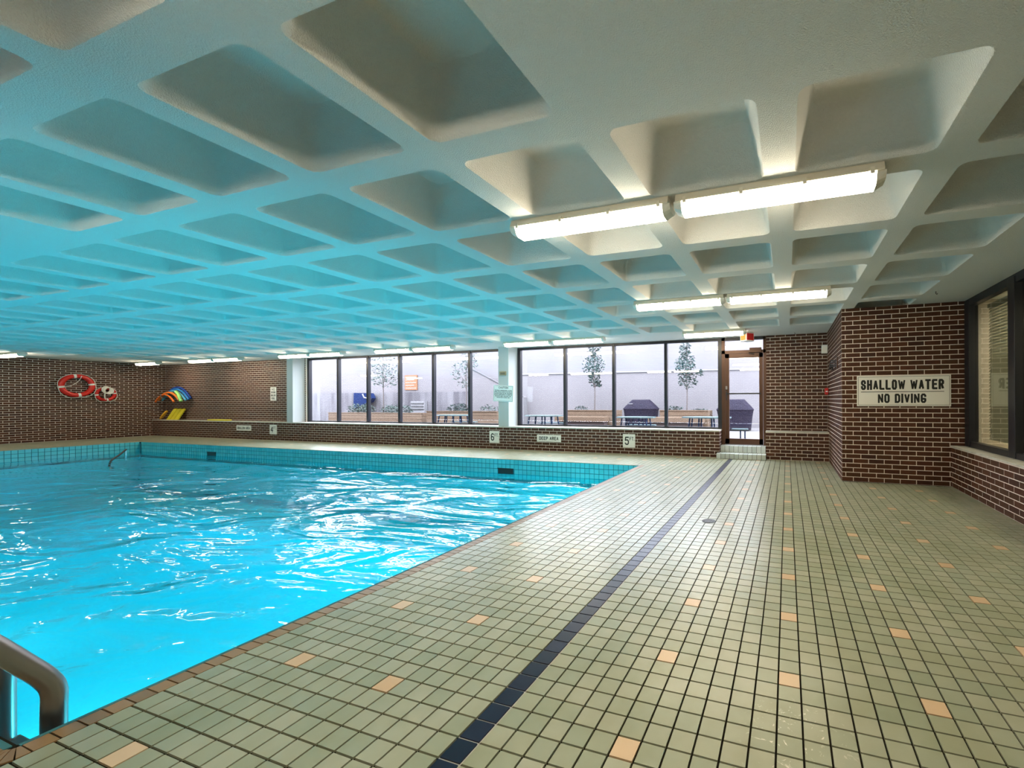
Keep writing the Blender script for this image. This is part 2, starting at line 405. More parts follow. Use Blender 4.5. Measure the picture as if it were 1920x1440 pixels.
# ------------------------------------------------------------------ walls
def core(name, boxes, label):
    mb = MB()
    for b in boxes: mb.box(*b)
    o = mb.build(name, M['mortar']); return tag(o, label, 'wall', kind='structure')
WX0, WX1, DX0, DX1 = -143.5, -2.27, -2.27, 7.85     # window strip, door
wf = core('wall_far', [(DX1+.1, 21.5, YU, YU+1.6, 0, HC), (XL-1, WX0, YU, YU+1.6, 0, HC)], 'dark brick far wall beside the glass door and left of the windows')
pieces('brick', 'brick_field', brick_boxes('x', YU, -1, DX1+.1, XP-.05, 6.2, HC), M['brick'], wf, 300)
joined('brick_field_left', brick_boxes('x', YU, -1, XL, WX0-.6, 6.2, HC), M['brick'], wf)
wl = core('wall_ledge', [(XL-1, DX0-.05, YL, YU+1.6, 0, 6.0), (DX1+.1, XP, YL, YU+.2, 0, 6.0)], 'low brick ledge wall running under the courtyard windows')
bb = brick_boxes('x', YL, -1, XL, DX0-.05, 0, 5.95) + brick_boxes('x', YL, -1, DX1+.1, XP-.05, 0, 5.95) + brick_boxes('y', DX0-.05, 1, YL, YU, 0, 5.95)
pieces('brick', 'brick_field', bb, M['brick'], wl, 300)
MB().cbox(XL-.5, DX0+.05, YL-.12, YU+.3, 5.98, 6.2, .05).build('ledge_cap', M['stone'], wl)
MB().cbox(DX1+.05, XP, YL-.12, YU+.1, 5.98, 6.2, .05).build('ledge_cap', M['stone'], wl)
wp = core('wall_pier', [(XP, 46, YP, YU+1.6, 0, HC)], 'projecting brick pier that carries the shallow water sign')
pieces('brick', 'brick_field', brick_boxes('x', YP, -1, XP+.02, XW+.1, 0, HC, .45), M['brick'], wp, 300)
joined('brick_field_side', brick_boxes('y', XP, -1, YP, YU, 0, HC, .3), M['brick'], wp)
wlf = core('wall_left', [(XL-1.5, XL, YB, YU+1.6, 0, HC)], 'long dark brick wall at the left end of the pool hall')
pieces('brick', 'brick_field', brick_boxes('y', XL, 1, 10, YU, 0, HC), M['brick'], wlf, 300, 14)
joined('brick_field_rear', brick_boxes('y', XL, 1, YB, 10, 0, HC), M['brick'], wlf)
wr = core('wall_right', [(XR, XW+.9, YB, YP, 0, 6.0)], 'low brick ledge wall under the dark framed office windows')
pieces('brick', 'brick_field', brick_boxes('y', XR, -1, YB, YP, 0, 5.95, .9), M['brick'], wr, 300)
MB().cbox(XR-.12, XW+.9, YB, YP-.07, 5.98, 6.2, .05).build('ledge_cap', M['stone'], wr)
wbk = core('wall_back', [(XL-1.5, 46, YB-1.5, YB, 0, HC)], 'brick wall behind the camera')
joined('brick_field', brick_boxes('x', YB, 1, XL, XW, 0, HC), M['brick'], wbk)

# white columns on the ledge
for x0, x1, lab in ((-147.4, -144.45, 'pale painted column between brick wall and left window strip'), (-62.5, -59.2, 'pale painted column that carries the caution sign')):
    o = MB().cbox(x0, x1, YL+.05, YU+.6, 6.2, HC, .06).build('column', M['plaster']); tag(o, lab, 'column', kind='structure')

# ------------------------------------------------------------------ waffle ceiling
OX, OY, PW = -7.4253, -1.6972, 9.7291
I0, I1, J0, J1 = -20, 4, -5, 7
solid = {(i, j) for i in (1, 2, -6, -5, -13, -12) for j in (-1, -2)}
def ring(cx, cy, h, r, z, k=4):
    out = []
    for q, (sx, sy) in enumerate(((1,1), (-1,1), (-1,-1), (1,-1))):
        for i in range(k+1):
            a = math.pi/2*q + math.pi/2*i/k
            out.append((cx+sx*(h-r)+r*math.cos(a), cy+sy*(h-r)+r*math.sin(a), z))
    return out
mb = MB(); K = 4; NR = 4*(K+1)
for i in range(I0, I1):
    for j in range(J0, J1):
        x0, y0 = OX+i*PW, OY+j*PW; x1, y1 = x0+PW, y0+PW; cx, cyy = (x0+x1)/2, (y0+y1)/2
        if (i, j) in solid: mb.quad((x0,y0,HC), (x0,y1,HC), (x1,y1,HC), (x1,y0,HC)); continue
        h = PW*.402
        rings = [ring(cx, cyy, h, .62, HC, K), ring(cx, cyy, h-.05, .62, HC+.07, K), ring(cx, cyy, h-.12, .62, HC+.25, K), ring(cx, cyy, h-.86, .7, HC+3.1, K), ring(cx, cyy, h-1.0, .75, HC+3.38, K), ring(cx, cyy, h-1.35, .8, HC+3.5, K)]
        vs = [(x1,y1,HC), (x0,y1,HC), (x0,y0,HC), (x1,y0,HC)]; fs = []
        for rg in rings: vs += rg
        for q in range(4):
            b = 4+q*(K+1)
            for t in range(K): fs.append((q, b+t, b+t+1)[::1])
            nb = 4+((q+1) % 4)*(K+1); fs.append((q, b+K, nb, (q+1) % 4))
        for s in range(len(rings)-1):
            for t in range(NR):
                u = (t+1) % NR; A = 4+s*NR; B = A+NR; fs.append((A+t, B+t, B+u, A+u))
        fs.append(tuple(4+(len(rings)-1)*NR+t for t in range(NR)))
        mb.add(vs, fs)
XA, XB, YA, YZ = OX+I0*PW, OX+I1*PW, OY+J0*PW, OY+J1*PW
for x0, x1, y0, y1 in ((-229, XA, YB-2, 80), (XB, 60, YB-2, 80), (XA, XB, YB-2, YA), (XA, XB, YZ, 80)): mb.quad((x0,y0,HC), (x0,y1,HC), (x1,y1,HC), (x1,y0,HC))
mb.box(-232, 62, YB-3, 80.5, HC+4.2, HC+5)
ceil = mb.build('ceiling', M['ceil'], smooth=32); tag(ceil, 'white waffle concrete ceiling of deep square coffers', 'ceiling', kind='structure')

# ------------------------------------------------------------------ windows and door
def window_strip(name, x0, x1, mull, label):
    wn = empty(name, (x0, YU, 6.3), label, 'window', kind='structure')
    fy0, fy1 = YU+.25, YU+1.0; zb_, zt = 6.2, HC-.05
    MB().box(x0, x1, fy0, fy1, zt-.62, zt).build('head_frame', M['black'], wn)
    MB().box(x0, x1, fy0, fy1, zb_, zb_+.42).build('sill_frame', M['black'], wn)
    ed = [x0]+mull+[x1]
    for i, e in enumerate(ed):
        wd = .75 if 0 < i < len(ed)-1 else .9
        a = e-(wd/2 if 0 < i < len(ed)-1 else (0 if i == 0 else wd)); MB().cbox(a, a+wd, fy0-.15, fy1+.1, zb_, zt, .05).build('mullion', M['black'], wn)
    for a, b in zip(ed[:-1], ed[1:]):
        MB().box(a+.35, b-.35, YU+.6, YU+.68, zb_+.4, zt-.6).build('pane', M['glass'], wn)
    return wn
window_strip('window_1', WX0, -60.5, [-129.1, -115.8, -102.5, -89.1, -75.7], 'left strip of six black framed panes onto the courtyard')
window_strip('window_2', -59.1, DX0, [-44.3, -30.1, -16.1], 'right strip of four black framed panes beside the glass door')

d1 = empty('door_1', (2.8, YU, 2.6), 'bronze framed glass door with transom at the top of two tiled steps', 'door', kind='structure')
fy0, fy1 = YU+.1, YU+1.0
MB().box(DX0, DX0+.75, fy0, fy1, 2.6, HC-.05).build('jamb', M['bronze'], d1)
MB().box(DX1-.6, DX1+.1, fy0, fy1, 2.6, HC-.05).build('jamb', M['bronze'], d1)
MB().box(DX0, DX1, fy0, fy1, 24.0, 24.75).build('transom_bar', M['bronze'], d1)
MB().box(DX0, DX1, fy0, fy1, HC-.75, HC-.02).build('head_frame', M['black'], d1)
MB().box(DX0+.7, DX1-.55, YU+.5, YU+.58, 24.7, HC-.7).build('transom_pane', M['glass'], d1)
lf = MB().box(DX0+.8, DX0+1.75, fy0-.05, fy1-.3, 2.75, 23.95).box(DX1-1.5, DX1-.65, fy0-.05, fy1-.3, 2.75, 23.95).box(DX0+.8, DX1-.65, fy0-.05, fy1-.3, 23.0, 23.95).box(DX0+.8, DX1-.65, fy0-.05, fy1-.3, 2.75, 4.05).build('leaf', M['bronze'], d1)
MB().box(DX0+1.7, DX1-1.45, YU+.35, YU+.43, 4.0, 23.05).build('pane', M['glass'], lf)
MB().box(DX0+1.2, DX1-1.1, YU-.28, YU-.05, 14.45, 14.75).build('push_bar', M['dark'], lf)
MB().cbox(DX0+.95, DX0+1.35, YU-.35, YU+.05, 15.6, 16.4, .08).build('lock', M['steel'], lf)
MB().tube([(DX0+1.15, YU-.1, 15.2), (DX0+1.15, YU-.6, 15.1), (DX0+1.25, YU-.65, 13.4), (DX0+1.25, YU-.1, 13.2)], .1).build('handle', M['dark'], lf)
cl = MB().cbox(4.2, 6.9, YU-.55, YU+.05, 24.05, 25.2, .1).build('door_closer', M['bronze'], d1)
MB().tube([(4.6, YU-.3, 24.1), (3.9, YU-.9, 23.9), (5.2, YU-.2, 23.7)], .09).build('closer_arm', M['steel'], cl)

# steps
S1, Z1, S2, Z2 = 72.1, 1.12, 75.0, 2.6
st = MB().box(-2.75, 8.05, S1+.1, S2+.2, 0, Z1-.06).box(-2.3, 7.9, S2+.1, YU+2, 0, Z2-.06).build('tiled_steps', M['grout']); tag(st, 'two white tiled steps up to the glass door', 'steps', kind='structure')
tl = []
for i in range(11):
    x0 = -2.75+i*.982; tl.append((x0+.04, x0+.942, S1, S1+.16, .02, Z1-.05)); tl.append((x0+.04, x0+.942, S1+.02, S2, Z1-.14, Z1))
for i in range(10):
    x0 = -2.25+i*1.01; tl.append((x0+.04, x0+.97, S2, S2+.16, Z1+.02, Z2-.05)); tl.append((x0+.04, x0+.97, S2+.02, YU+.1, Z2-.14, Z2))
M['steptile'] = piece_mat('step_tile', [(0, (.50,.56,.54)), (1, (.60,.64,.62))], .3)
pieces('tile', 'tile_rest', tl, M['steptile'], st, 300, 4)

# office windows in the right wall
w3 = empty('window_3', (XW, 20, 6.2), 'black framed office windows with blinds in the right wall', 'window', kind='structure')
x0, x1 = XW+.1, XW+1.1; zt = HC-.25
MB().box(x0, x1, YB, YP, zt-.8, zt+.3).build('head_frame', M['black'], w3)
MB().box(x0, x1, YB, YP, 6.2, 6.95).build('sill_frame', M['black'], w3)
my = [YP-.9]+[38.6-12.4*i for i in range(8)]
for yv in my: MB().cbox(x0-.1, x1+.1, yv-.75, yv+.85, 6.2, zt, .06).build('mullion', M['black'], w3)
for a, b in zip(my[1:], my[:-1]): MB().box(XW+.75, XW+.83, a+.7, b-.7, 6.8, zt-.7).build('pane', M['glass_office'], w3)
M['blind'] = mat('blind_slat', (.68,.68,.58), .5)
for a, b in list(zip(my[1:], my[:-1]))[:4]:
    mb = MB(); z = 7.4
    while z < zt-1.3:
        mb.add([(XW+2.2, a+1.1, z), (XW+2.2, b-1.3, z), (XW+2.45, b-1.3, z+.46), (XW+2.45, a+1.1, z+.46)], [(0,1,2,3)]); z += .42
    for yv in (a+2.2, b-2.6): mb.box(XW+2.1, XW+2.14, yv, yv+.08, 7.2, zt-1)
    mb.box(XW+2.1, XW+2.7, a+1, b-1.2, zt-1.4, zt-.9)
    mb.build('venetian_blind', M['blind'], w3)['kind'] = 'stuff'
M['office'] = mat('office_wall', (.55,.52,.38), .8)
o = MB().box(60, 61, YB, YP+2, 0, HC).box(XW+.9, 61, YP+.05, YP+1, 0, HC).box(XW+.9, 61, YB-1, YB, 0, HC).box(XW+1, 61, YB, YP, .2, .5).build('wall_office', M['office']); tag(o, 'cream wall of the office behind the right windows', 'wall', kind='structure')

for i, yv in enumerate((44, 24, 4)):  # unseen panels, added so that the blinds show bright
    o = empty('added_office_light', (49, yv, HC), 'unseen ceiling panel added to light the office blinds, %s' % ('farthest', 'middle', 'nearest')[i], 'light', 'added office ceiling panels')
    MB().box(46, 52, yv-4, yv+4, HC-.5, HC-.05).build('tray', M['white'], o); MB().box(46.3, 51.7, yv-3.7, yv+3.7, HC-.56, HC-.5).build('diffuser', M['added_officelamp'], o)
# ------------------------------------------------------------------ ceiling lights
def fixture(x, y, label, ln=13.45):
    """vapour-tight batten along x, starting at x"""
    o = empty('ceiling_light', (x+ln/2, y, HC), label, 'light', 'long vapour-tight ceiling lights')
    z = HC
    MB().prism([(-.75, z), (.75, z), (.92, z-.46), (.92, z-.56), (-.92, z-.56), (-.92, z-.46)], lambda p, t: (t, y+p[0], p[1]), x+.12, x+ln-.12).build('housing', M['cream'], o)
    ls = [(-.86, z-.54), (.86, z-.54), (.86, z-.70), (.66, z-1.12), (.40, z-1.26), (-.40, z-1.26), (-.66, z-1.12), (-.86, z-.70)]
    MB().prism(ls, lambda p, t: (t, y+p[0], p[1]), x+.55, x+ln-.55).build('lens', M['lens'], o)
    for s, e in ((x, x+.55), (x+ln-.55, x+ln)):
        out = s == x
        mb = MB(); n = len(ls)
        def sh(p, t): k = .62 if (t == s and out) or (t == e and not out) else 1; return (t, y+p[0]*(.9 if k < 1 else 1), z-.5+(p[1]-z+.5)*k)
        mb.prism(ls, sh, s, e); mb.build('end_cap', M['clear'], o)
    for k in (.06, .35, .65, .94):
        MB().box(x+ln*k-.12, x+ln*k+.12, y-.99, y-.88, z-.74, z-.34).build('latch', M['cream'], o)
    return o
R1, R4, R7, RB = OY+PW, OY+4*PW, OY+7*PW, OY-2*PW
fixture(-8.9, R1, 'lit ceiling light nearest the camera, left one of its pair'); fixture(4.85, R1, 'lit ceiling light nearest the camera, right one of its pair')
fixture(-9.2, R4, 'lit ceiling light of the second pair over the deck, left one'); fixture(4.5, R4, 'lit ceiling light of the second pair over the deck, right one')
fixture(-9.0, R7, 'single lit ceiling light next to the exit sign')
for x, lab in ((-54.8, 'above the right window strip'), (-98.0, 'above the left window strip'), (-138.0, 'above the pale column'), (-184.0, 'before the left brick wall')):
    fixture(x, R7, 'lit ceiling light %s, left one of its pair' % lab); fixture(x+13.9, R7, 'lit ceiling light %s, right one of its pair' % lab)
fixture(-216.0, R7, 'single lit ceiling light in the far left corner'); fixture(-212.0, R4, 'lit ceiling light at the left edge above the life rings')
fixture(-9, RB, 'lit ceiling light behind the camera, left one of its pair'); fixture(4.8, RB, 'lit ceiling light behind the camera, right one of its pair')
for x, lab in ((-54.8, 'nearest the ladder'), (-98.0, 'midway along it'), (-138.0, 'at its left end')):
    fixture(x, RB, 'lit ceiling light over the near deck %s, left one' % lab); fixture(x+13.9, RB, 'lit ceiling light over the near deck %s, right one' % lab)
fixture(-212.0, R1, 'lit ceiling light behind the left frame edge'); fixture(-212.0, RB, 'lit ceiling light at the back of the left deck')

# ------------------------------------------------------------------ signs
_c = .3
GLYPH = {   # stroke letters on a unit cell: condensed block capitals
 'A': [[(0,0),(.5,1),(1,0)],[(.2,.3),(.8,.3)]], 'B': [[(0,0),(0,1),(.7,1),(1,.86),(1,.64),(.7,.52),(0,.52)],[(.7,.52),(1,.4),(1,.14),(.7,0),(0,0)]],
 'C': [[(1,.74),(1,.84),(.75,1),(.25,1),(0,.84),(0,.16),(.25,0),(.75,0),(1,.16),(1,.26)]], 'D': [[(0,0),(0,1),(.65,1),(1,.84),(1,.16),(.65,0),(0,0)]],
 'E': [[(1,1),(0,1),(0,0),(1,0)],[(0,.52),(.85,.52)]], 'F': [[(1,1),(0,1),(0,0)],[(0,.5),(.85,.5)]], 'G': [[(1,.80),(1,.86),(.75,1),(.25,1),(0,.84),(0,.16),(.25,0),(.75,0),(1,.16),(1,.42),(.6,.42)]],
 'H': [[(0,0),(0,1)],[(1,0),(1,1)],[(0,.52),(1,.52)]], 'I': [[(.5,0),(.5,1)]], 'L': [[(0,1),(0,0),(1,0)]], 'M': [[(0,0),(0,1),(.5,.3),(1,1),(1,0)]], 'N': [[(0,0),(0,1),(1,0),(1,1)]],
 'O': [[(.25,1),(0,.84),(0,.16),(.25,0),(.75,0),(1,.16),(1,.84),(.75,1),(.25,1)]], 'P': [[(0,0),(0,1),(.7,1),(1,.86),(1,.6),(.7,.46),(0,.46)]], 'R': [[(0,0),(0,1),(.7,1),(1,.86),(1,.62),(.7,.5),(0,.5)],[(.6,.5),(1,0)]],
 'S': [[(1,.74),(1,.86),(.75,1),(.25,1),(0,.86),(0,.66),(.25,.54),(.75,.46),(1,.34),(1,.14),(.75,0),(.25,0),(0,.14),(0,.26)]], 'T': [[(0,1),(1,1)],[(.5,1),(.5,0)]], 'U': [[(0,1),(0,.16),(.25,0),(.75,0),(1,.16),(1,1)]],
 'V': [[(0,1),(.5,0),(1,1)]], 'W': [[(0,1),(.25,0),(.5,.85),(.75,0),(1,1)]], 'X': [[(0,0),(1,1)],[(0,1),(1,0)]], 'Y': [[(0,1),(.5,.45),(1,1)],[(.5,.45),(.5,0)]],
 '4': [[(.75,0),(.75,1),(0,.32),(1,.32)]], '5': [[(.95,1),(.1,1),(0,.54),(.3,.62),(.75,.62),(1,.46),(1,.16),(.75,0),(.25,0),(0,.16)]], '6': [[(.92,.90),(.7,1),(.3,1),(0,.8),(0,.16),(.25,0),(.75,0),(1,.16),(1,.40),(.75,.54),(.25,.54),(0,.42)]], '.': [[(.5,0),(.5,.06)]], ' ': []}
def text_mesh(s, w, h, bold=.17):
    """flat block lettering, w x h tiles, centred, in the xz plane facing -y; bold = stroke width over letter height"""
    lines = s.split('\n'); n = len(lines); lh = 1/(n+(n-1)*.45); vs = []; fs = []
    def adv(ch): return {'I': .35, '.': .35, ' ': .55, 'W': 1.35, 'M': 1.25}.get(ch, 1.0)
    GAP = .2
    units = max(sum(adv(c)+GAP for c in ln)-GAP for ln in lines); k = w/units     # width of one unit cell, tiles
    for li, ln in enumerate(lines):
        tot = (sum(adv(c)+GAP for c in ln)-GAP)*k; x = -tot/2; hh = lh*h; z0 = h/2-hh-li*hh*1.45; th0 = min(bold*hh, .44*k)
        for ch in ln:
            cw = adv(ch)*k; th = th0*{'W': .74, 'M': .8, 'A': .88, 'V': .9, 'N': .88}.get(ch, 1)
            for pl in GLYPH[ch]:
                pts = [(x+th/2+px*(cw-th), z0+th/2+py*(hh-th)) for px, py in pl]
                for i, (a, b) in enumerate(zip(pts[:-1], pts[1:])):
                    dx, dz = b[0]-a[0], b[1]-a[1]; l = math.hypot(dx, dz) or 1e-6; ux, uz = dx/l, dz/l; e0 = th*.5 if i == 0 else th*.2; e1 = th*.5 if i == len(pts)-2 else th*.2
                    if ch in 'AVWXNMRYK4' and abs(ux) > .05 and abs(uz) > .05: e0 = e1 = th*.12
                    nx_, nz_ = -uz*th/2, ux*th/2; b_ = len(vs); d = .0005*(len(vs)//4 % 4)
                    vs += [(a[0]-ux*e0+nx_, -d, a[1]-uz*e0+nz_), (b[0]+ux*e1+nx_, -d, b[1]+uz*e1+nz_), (b[0]+ux*e1-nx_, -d, b[1]+uz*e1-nz_), (a[0]-ux*e0-nx_, -d, a[1]-uz*e0-nz_)]; fs.append((b_, b_+1, b_+2, b_+3))
            x += cw+GAP*k
    me = bpy.data.meshes.new('lettering'); me.from_pydata([(a*T, b*T, c*T) for a, b, c in vs], [], fs); me.materials.append(M['ink']); return me
def sign(name, label, x0, x1, y, z0, z1, texts, board=None, border=False, rot=0, cat='sign', bold=.195):
    """board hung on a wall that faces -y; texts: (string, cx, cz, w, h) in fractions of the board"""
    cx, cz = (x0+x1)/2, (z0+z1)/2; W, Hh = x1-x0, z1-z0
    o = empty(name, (cx, y, cz), label, cat)
    MB().cbox(x0, x1, y-.14, y, z0, z1, .03).build('board', board or M['signwhite'], o)
    if border:
        b = min(W, Hh)*.04; t = .045; mb = MB(); i = .17
        for q in ((x0+i, x1-i, z0+i, z0+i+t), (x0+i, x1-i, z1-i-t, z1-i), (x0+i, x0+i+t, z0+i, z1-i), (x1-i-t, x1-i, z0+i, z1-i)): mb.box(q[0], q[1], y-.15, y-.13, q[2], q[3])
        mb.build('border_line', M['ink'], o)
    for s, fx, fz, fw, fh in texts:
        if s == '_':
            MB().box(x0+W*(fx-fw/2), x0+W*(fx+fw/2), y-.155, y-.13, z0+Hh*(fz-fh/2), z0+Hh*(fz+fh/2)).build('rule_line', M['ink'], o); continue
        me = text_mesh(s, W*fw, Hh*fh, bold); t = bpy.data.objects.new('lettering', me); COL.objects.link(t); t.parent = o
        t.location = ((x0+W*fx-cx)*T, -.152*T, (z0+Hh*fz-cz)*T)
    o.rotation_euler = (0, -rot, 0)
    return o
M['signwhite'] = mat('sign_white', (.84,.81,.76), .4)
sign('warning_sign', 'long white sign reading shallow water no diving on the brick pier', 23.1, 35.95, YP-.06, 12.12, 16.92,
     [('SHALLOW WATER', .487, .70, .885, .325), ('_', .487, .47, .885, .018), ('NO DIVING', .49, .255, .515, .30), ('SIGN MADE IN CANADA', .115, .065, .17, .022), ('POOL SAFETY', .905, .065, .11, .022)][:3], border=True)
sign('depth_sign', 'square white depth sign reading 6 FT below the caution sign', -65.3, -62.15, YL-.06, 1.65, 4.88, [('6', .33, .5, .34, .62), ('FT.', .75, .66, .40, .28)], bold=.145)
sign('depth_sign', 'square white depth sign reading 5 FT below the right window strip', -25.9, -22.7, YL-.06, 1.62, 4.88, [('5', .33, .5, .34, .62), ('FT.', .75, .66, .40, .28)], bold=.145)
sign('depth_sign', 'square white depth sign reading 4 FT near the left brick wall', -155.6, -152.1, YL-.06, 2.0, 5.3, [('4', .33, .5, .38, .62), ('FT.', .75, .66, .40, .28)], bold=.145)
sign('area_sign', 'small white sign reading deep area on the ledge wall', -50.25, -43.1, YL-.06, 2.4, 4.2, [('DEEP AREA', .5, .5, .80, .50)])
sign('area_sign', 'small white sign reading shallow area on the ledge wall', -173.2, -165.4, YL-.06, 3.0, 4.8, [('SHALLOW AREA', .5, .5, .86, .50)])
sign('warning_sign', 'upright white sign of four short lines on the left brick wall', -161.8, -158.75, YU-.06, 13.5, 18.2, [('NO', .5, .84, .55, .15), ('DIVING', .5, .62, .74, .15), ('SHALLOW', .5, .39, .8, .15), ('POOL', .5, .16, .6, .15)])
M['signpale'] = mat('sign_pale', (.78,.84,.84), .4)
sign('caution_sign', 'tilted pale caution sign fixed to the white column', -64.0, -57.6, YL+.03, 12.9, 17.3,
     [('CAUTION', .5, .86, .48, .12), ('THIS POOL IS UNSUPERVISED. BATHERS\nUNDER TWELVE YEARS OF AGE ARE NOT\nALLOWED WITHIN THE POOL ENCLOSURE\nUNLESS ACCOMPANIED BY A PARENT OR\nHIS OR HER AGENT WHO IS NOT LESS\nTHAN SIXTEEN YEARS OF AGE', .5, .47, .88, .50)], M['signpale'], True, rot=-.05)
pl = empty('wall_plate', (-60.9, YL, 20.5), 'small brass plate high on the column above the caution sign', 'plate')
MB().cbox(-62.0, -59.9, YL-.12, YL+.06, 20.0, 21.1, .04).build('plate', mat('brass_plate', (.42,.36,.24), .35, .6), pl)
MB().box(-61.7, -60.2, YL-.15, YL-.1, 20.3, 20.42).box(-61.7, -60.2, YL-.15, YL-.1, 20.62, 20.74).build('slot', M['dark'], pl)

# exit sign hung from the ceiling near the door
ex = empty('exit_sign', (4.2, 71.5, 26.9), 'small red exit sign hanging from the ceiling in front of the door', 'sign')
ea = Matrix.Rotation(.62, 4, 'Z')
b1 = MB().cbox(-1.15, 1.15, -.95, .95, -.95, .9, .06).build('casing', M['white'], None, (0,0,0)); b2 = MB().box(-.95, .95, -1.0, -.93, -.75, .7).build('red_panel', M['red'], None, (0,0,0)); b3 = MB().tube([(0,0,.88), (0,0,1.0)], .15).build('stem', M['white'], None, (0,0,0))
b4 = MB().box(-1.2, -1.13, -.75, .75, -.75, .7).build('lit_panel', M['orange_red'], None, (0,0,0))
for b in (b1, b2, b3, b4): b.parent = ex
ex.rotation_euler = (0, 0, .85); ex.location.z = (HC-1.0)*T

# small wall fittings on the pier side and in the corner
sp = empty('wall_speaker', (XP-.5, 75.6, 23.9), 'small white speaker box high on the pier beside the far corner', 'speaker')
MB().cbox(XP-1.3, XP-.1, 75.0, 76.4, 23.1, 24.9, .12).build('casing', M['white'], sp); MB().box(XP-1.15, XP-.25, 74.96, 75.02, 23.3, 24.4).build('grille', M['signwhite'], sp)
fa = empty('fire_alarm', (XP-.3, 75.2, 15), 'small red fire alarm box on the pier beside the far corner', 'alarm')
MB().cbox(XP-.75, XP-.06, 74.6, 75.7, 14.2, 15.6, .08).build('casing', M['red'], fa); MB().box(XP-.6, XP-.2, 74.54, 74.62, 14.75, 15.0).build('pull_handle', M['white'], fa)
hk = empty('hose_hook', (XP-.2, 58.5, 19.6), 'dark iron bracket with coiled wire on the side of the pier', 'hook')
MB().cbox(XP-.2, XP-.05, 57.2, 58.0, 18.6, 20.6, .04).build('back_plate', M['bronze'], hk)
for q in range(4): MB().tube([(XP-.1, 58.0, 19.9-q*.3), (XP-.9, 59.5+q*.7, 20.2-q*.35), (XP-.95, 61.5+q*.6, 19.8-q*.3), (XP-.3, 62.5, 19.3-q*.2)], .1, 8).build('wire_loop', M['dark'], hk)

# deck drain
dr = empty('deck_drain', (4.25, 23.9, 0), 'round dark drain grate set in the tiled deck', 'drain')
MB().lathe([(0, .012), (.62, .012), (.66, .03), (.74, .03), (.76, .0)], (4.25, 23.9, 0), 28).build('rim', M['dark'], dr)
for i in range(-3, 4):
    ln = math.sqrt(max(.05, .6*.6-(i*.17)**2)); MB().box(4.25+i*.17-.05, 4.25+i*.17+.05, 23.9-ln, 23.9+ln, .01, .045).build('grate_bar', M['dark'], dr)

# pool ladder at the near edge
ld = empty('pool_ladder', (-19.5, PY0, 0), 'steel pool ladder rails rising from the near corner of the pool', 'ladder')
def smooth_path(ps, n=8):
    ps = [Vector(p) for p in ps]; out = []
    for i in range(len(ps)-1):
        p0, p1, p2, p3 = ps[max(i-1, 0)], ps[i], ps[i+1], ps[min(i+2, len(ps)-1)]
        for k in range(n):
            t = k/n; out.append(.5*((2*p1)+(p2-p0)*t+(2*p0-5*p1+4*p2-p3)*t*t+(3*p1-p0-3*p2+p3)*t**3))
    out.append(ps[-1]); return out
for xr in (-17.2, -21.8):
    path = [(xr, -12.35, -13), (xr, -12.35, -4), (xr, -12.35, 0), (xr, -12.35, 1.1), (xr, -12.55, 1.72), (xr, -13.0, 2.5), (xr, -14.2, 4.4), (xr, -15.6, 6.2), (xr, -17.3, 6.9), (xr, -18.7, 6.0), (xr, -19.2, 4), (xr, -19.2, .05)]
    MB().tube(smooth_path(path, 6), .36, 14).build('rail', M['steel'], ld, smooth=60)
    MB().lathe([(0, .12), (.55, .12), (.8, 0)], (xr, -19.2, .0), 18).build('escutcheon', M['steel'], ld)
for zt_ in (-2.2, -5.2, -8.2): MB().cbox(-21.8, -17.2, -12.9, -11.9, zt_-.25, zt_, .06).build('tread', mat('tread_blue', (.02,.07,.09), .5), ld)

# far handrail slanting into the water by the left end of the pool
hr = empty('pool_handrail', (-176, 47.5, WATER), 'dark slanting handrail at the far left end of the water', 'handrail')
MB().tube(smooth_path([(-166.5, 42.0, WATER-1.5), (-168.3, 43.0, WATER), (-175, 47.0, WATER+.9), (-181.8, 50.8, WATER+1.8)], 6), .22, 8).build('rail', M['dark'], hr, smooth=60); MB().tube([(-181.6, 50.7, WATER+1.75), (-181.8, 50.8, WATER-6)], .16, 8).build('post', M['basin'], hr)

# ------------------------------------------------------------------ life rings on the left wall
M['ringred'] = mat('ring_red', (.62,.018,.012), .4)
def life_ring(y, z, R, r, label, bands=True):
    o = empty('life_ring', (XL+r, y, z), label, 'life ring')
    MB().tube([(XL+.25+r, y+R*math.cos(a), z+R*math.sin(a)) for a in [2*math.pi*i/40 for i in range(40)]], r, 14, True).build('ring', M['ringred'], o, smooth=80)
    for q in range(4):
        a0 = .15+q*math.pi/2
        MB().tube([(XL+.25+r, y+R*math.cos(a0+d), z+R*math.sin(a0+d)) for d in (-.09, 0, .09)], r*1.07, 14).build('white_band', M['white'], o, smooth=60)
        pts = []
        for i in range(13):
            a = a0+math.pi/2*i/12; s = R+r*.9+math.sin(math.pi*i/12)*r*.55; pts.append((XL+.15+r*1.6, y+s*math.cos(a), z+s*math.sin(a)-math.sin(math.pi*i/12)*.2))
        MB().tube(pts, .085, 6).build('grab_rope', M['rope'], o)
    return o
lr = life_ring(55.15, 19.0, 3.35, .72, 'large red life ring with four white bands on the left wall')
MB().tube(smooth_path([(XL+1.7, 51.9, 18.6), (XL+1.7, 53.6, 18.9), (XL+1.7, 55.3, 20.6), (XL+1.7, 56.0, 22.4)], 6), .085, 6).build('grab_rope', M['rope'], lr)
lr2 = life_ring(61.7, 16.1, 2.1, .5, 'small red life ring hung with a coil of rope')
rc = empty('rope_coil', (XL+1.4, 61.6, 18), 'pale coil of rope hanging over the small life ring', 'rope')
for q in range(5):
    MB().tube([(XL+1.85+.1*q, 61.7+(.95+.08*(q % 3))*math.cos(a)+.15*(q-2), 17.7+1.15*math.sin(a)-.1*q) for a in [2*math.pi*i/20 for i in range(20)]], .17, 7, True).build('loop', M['rope'], rc)
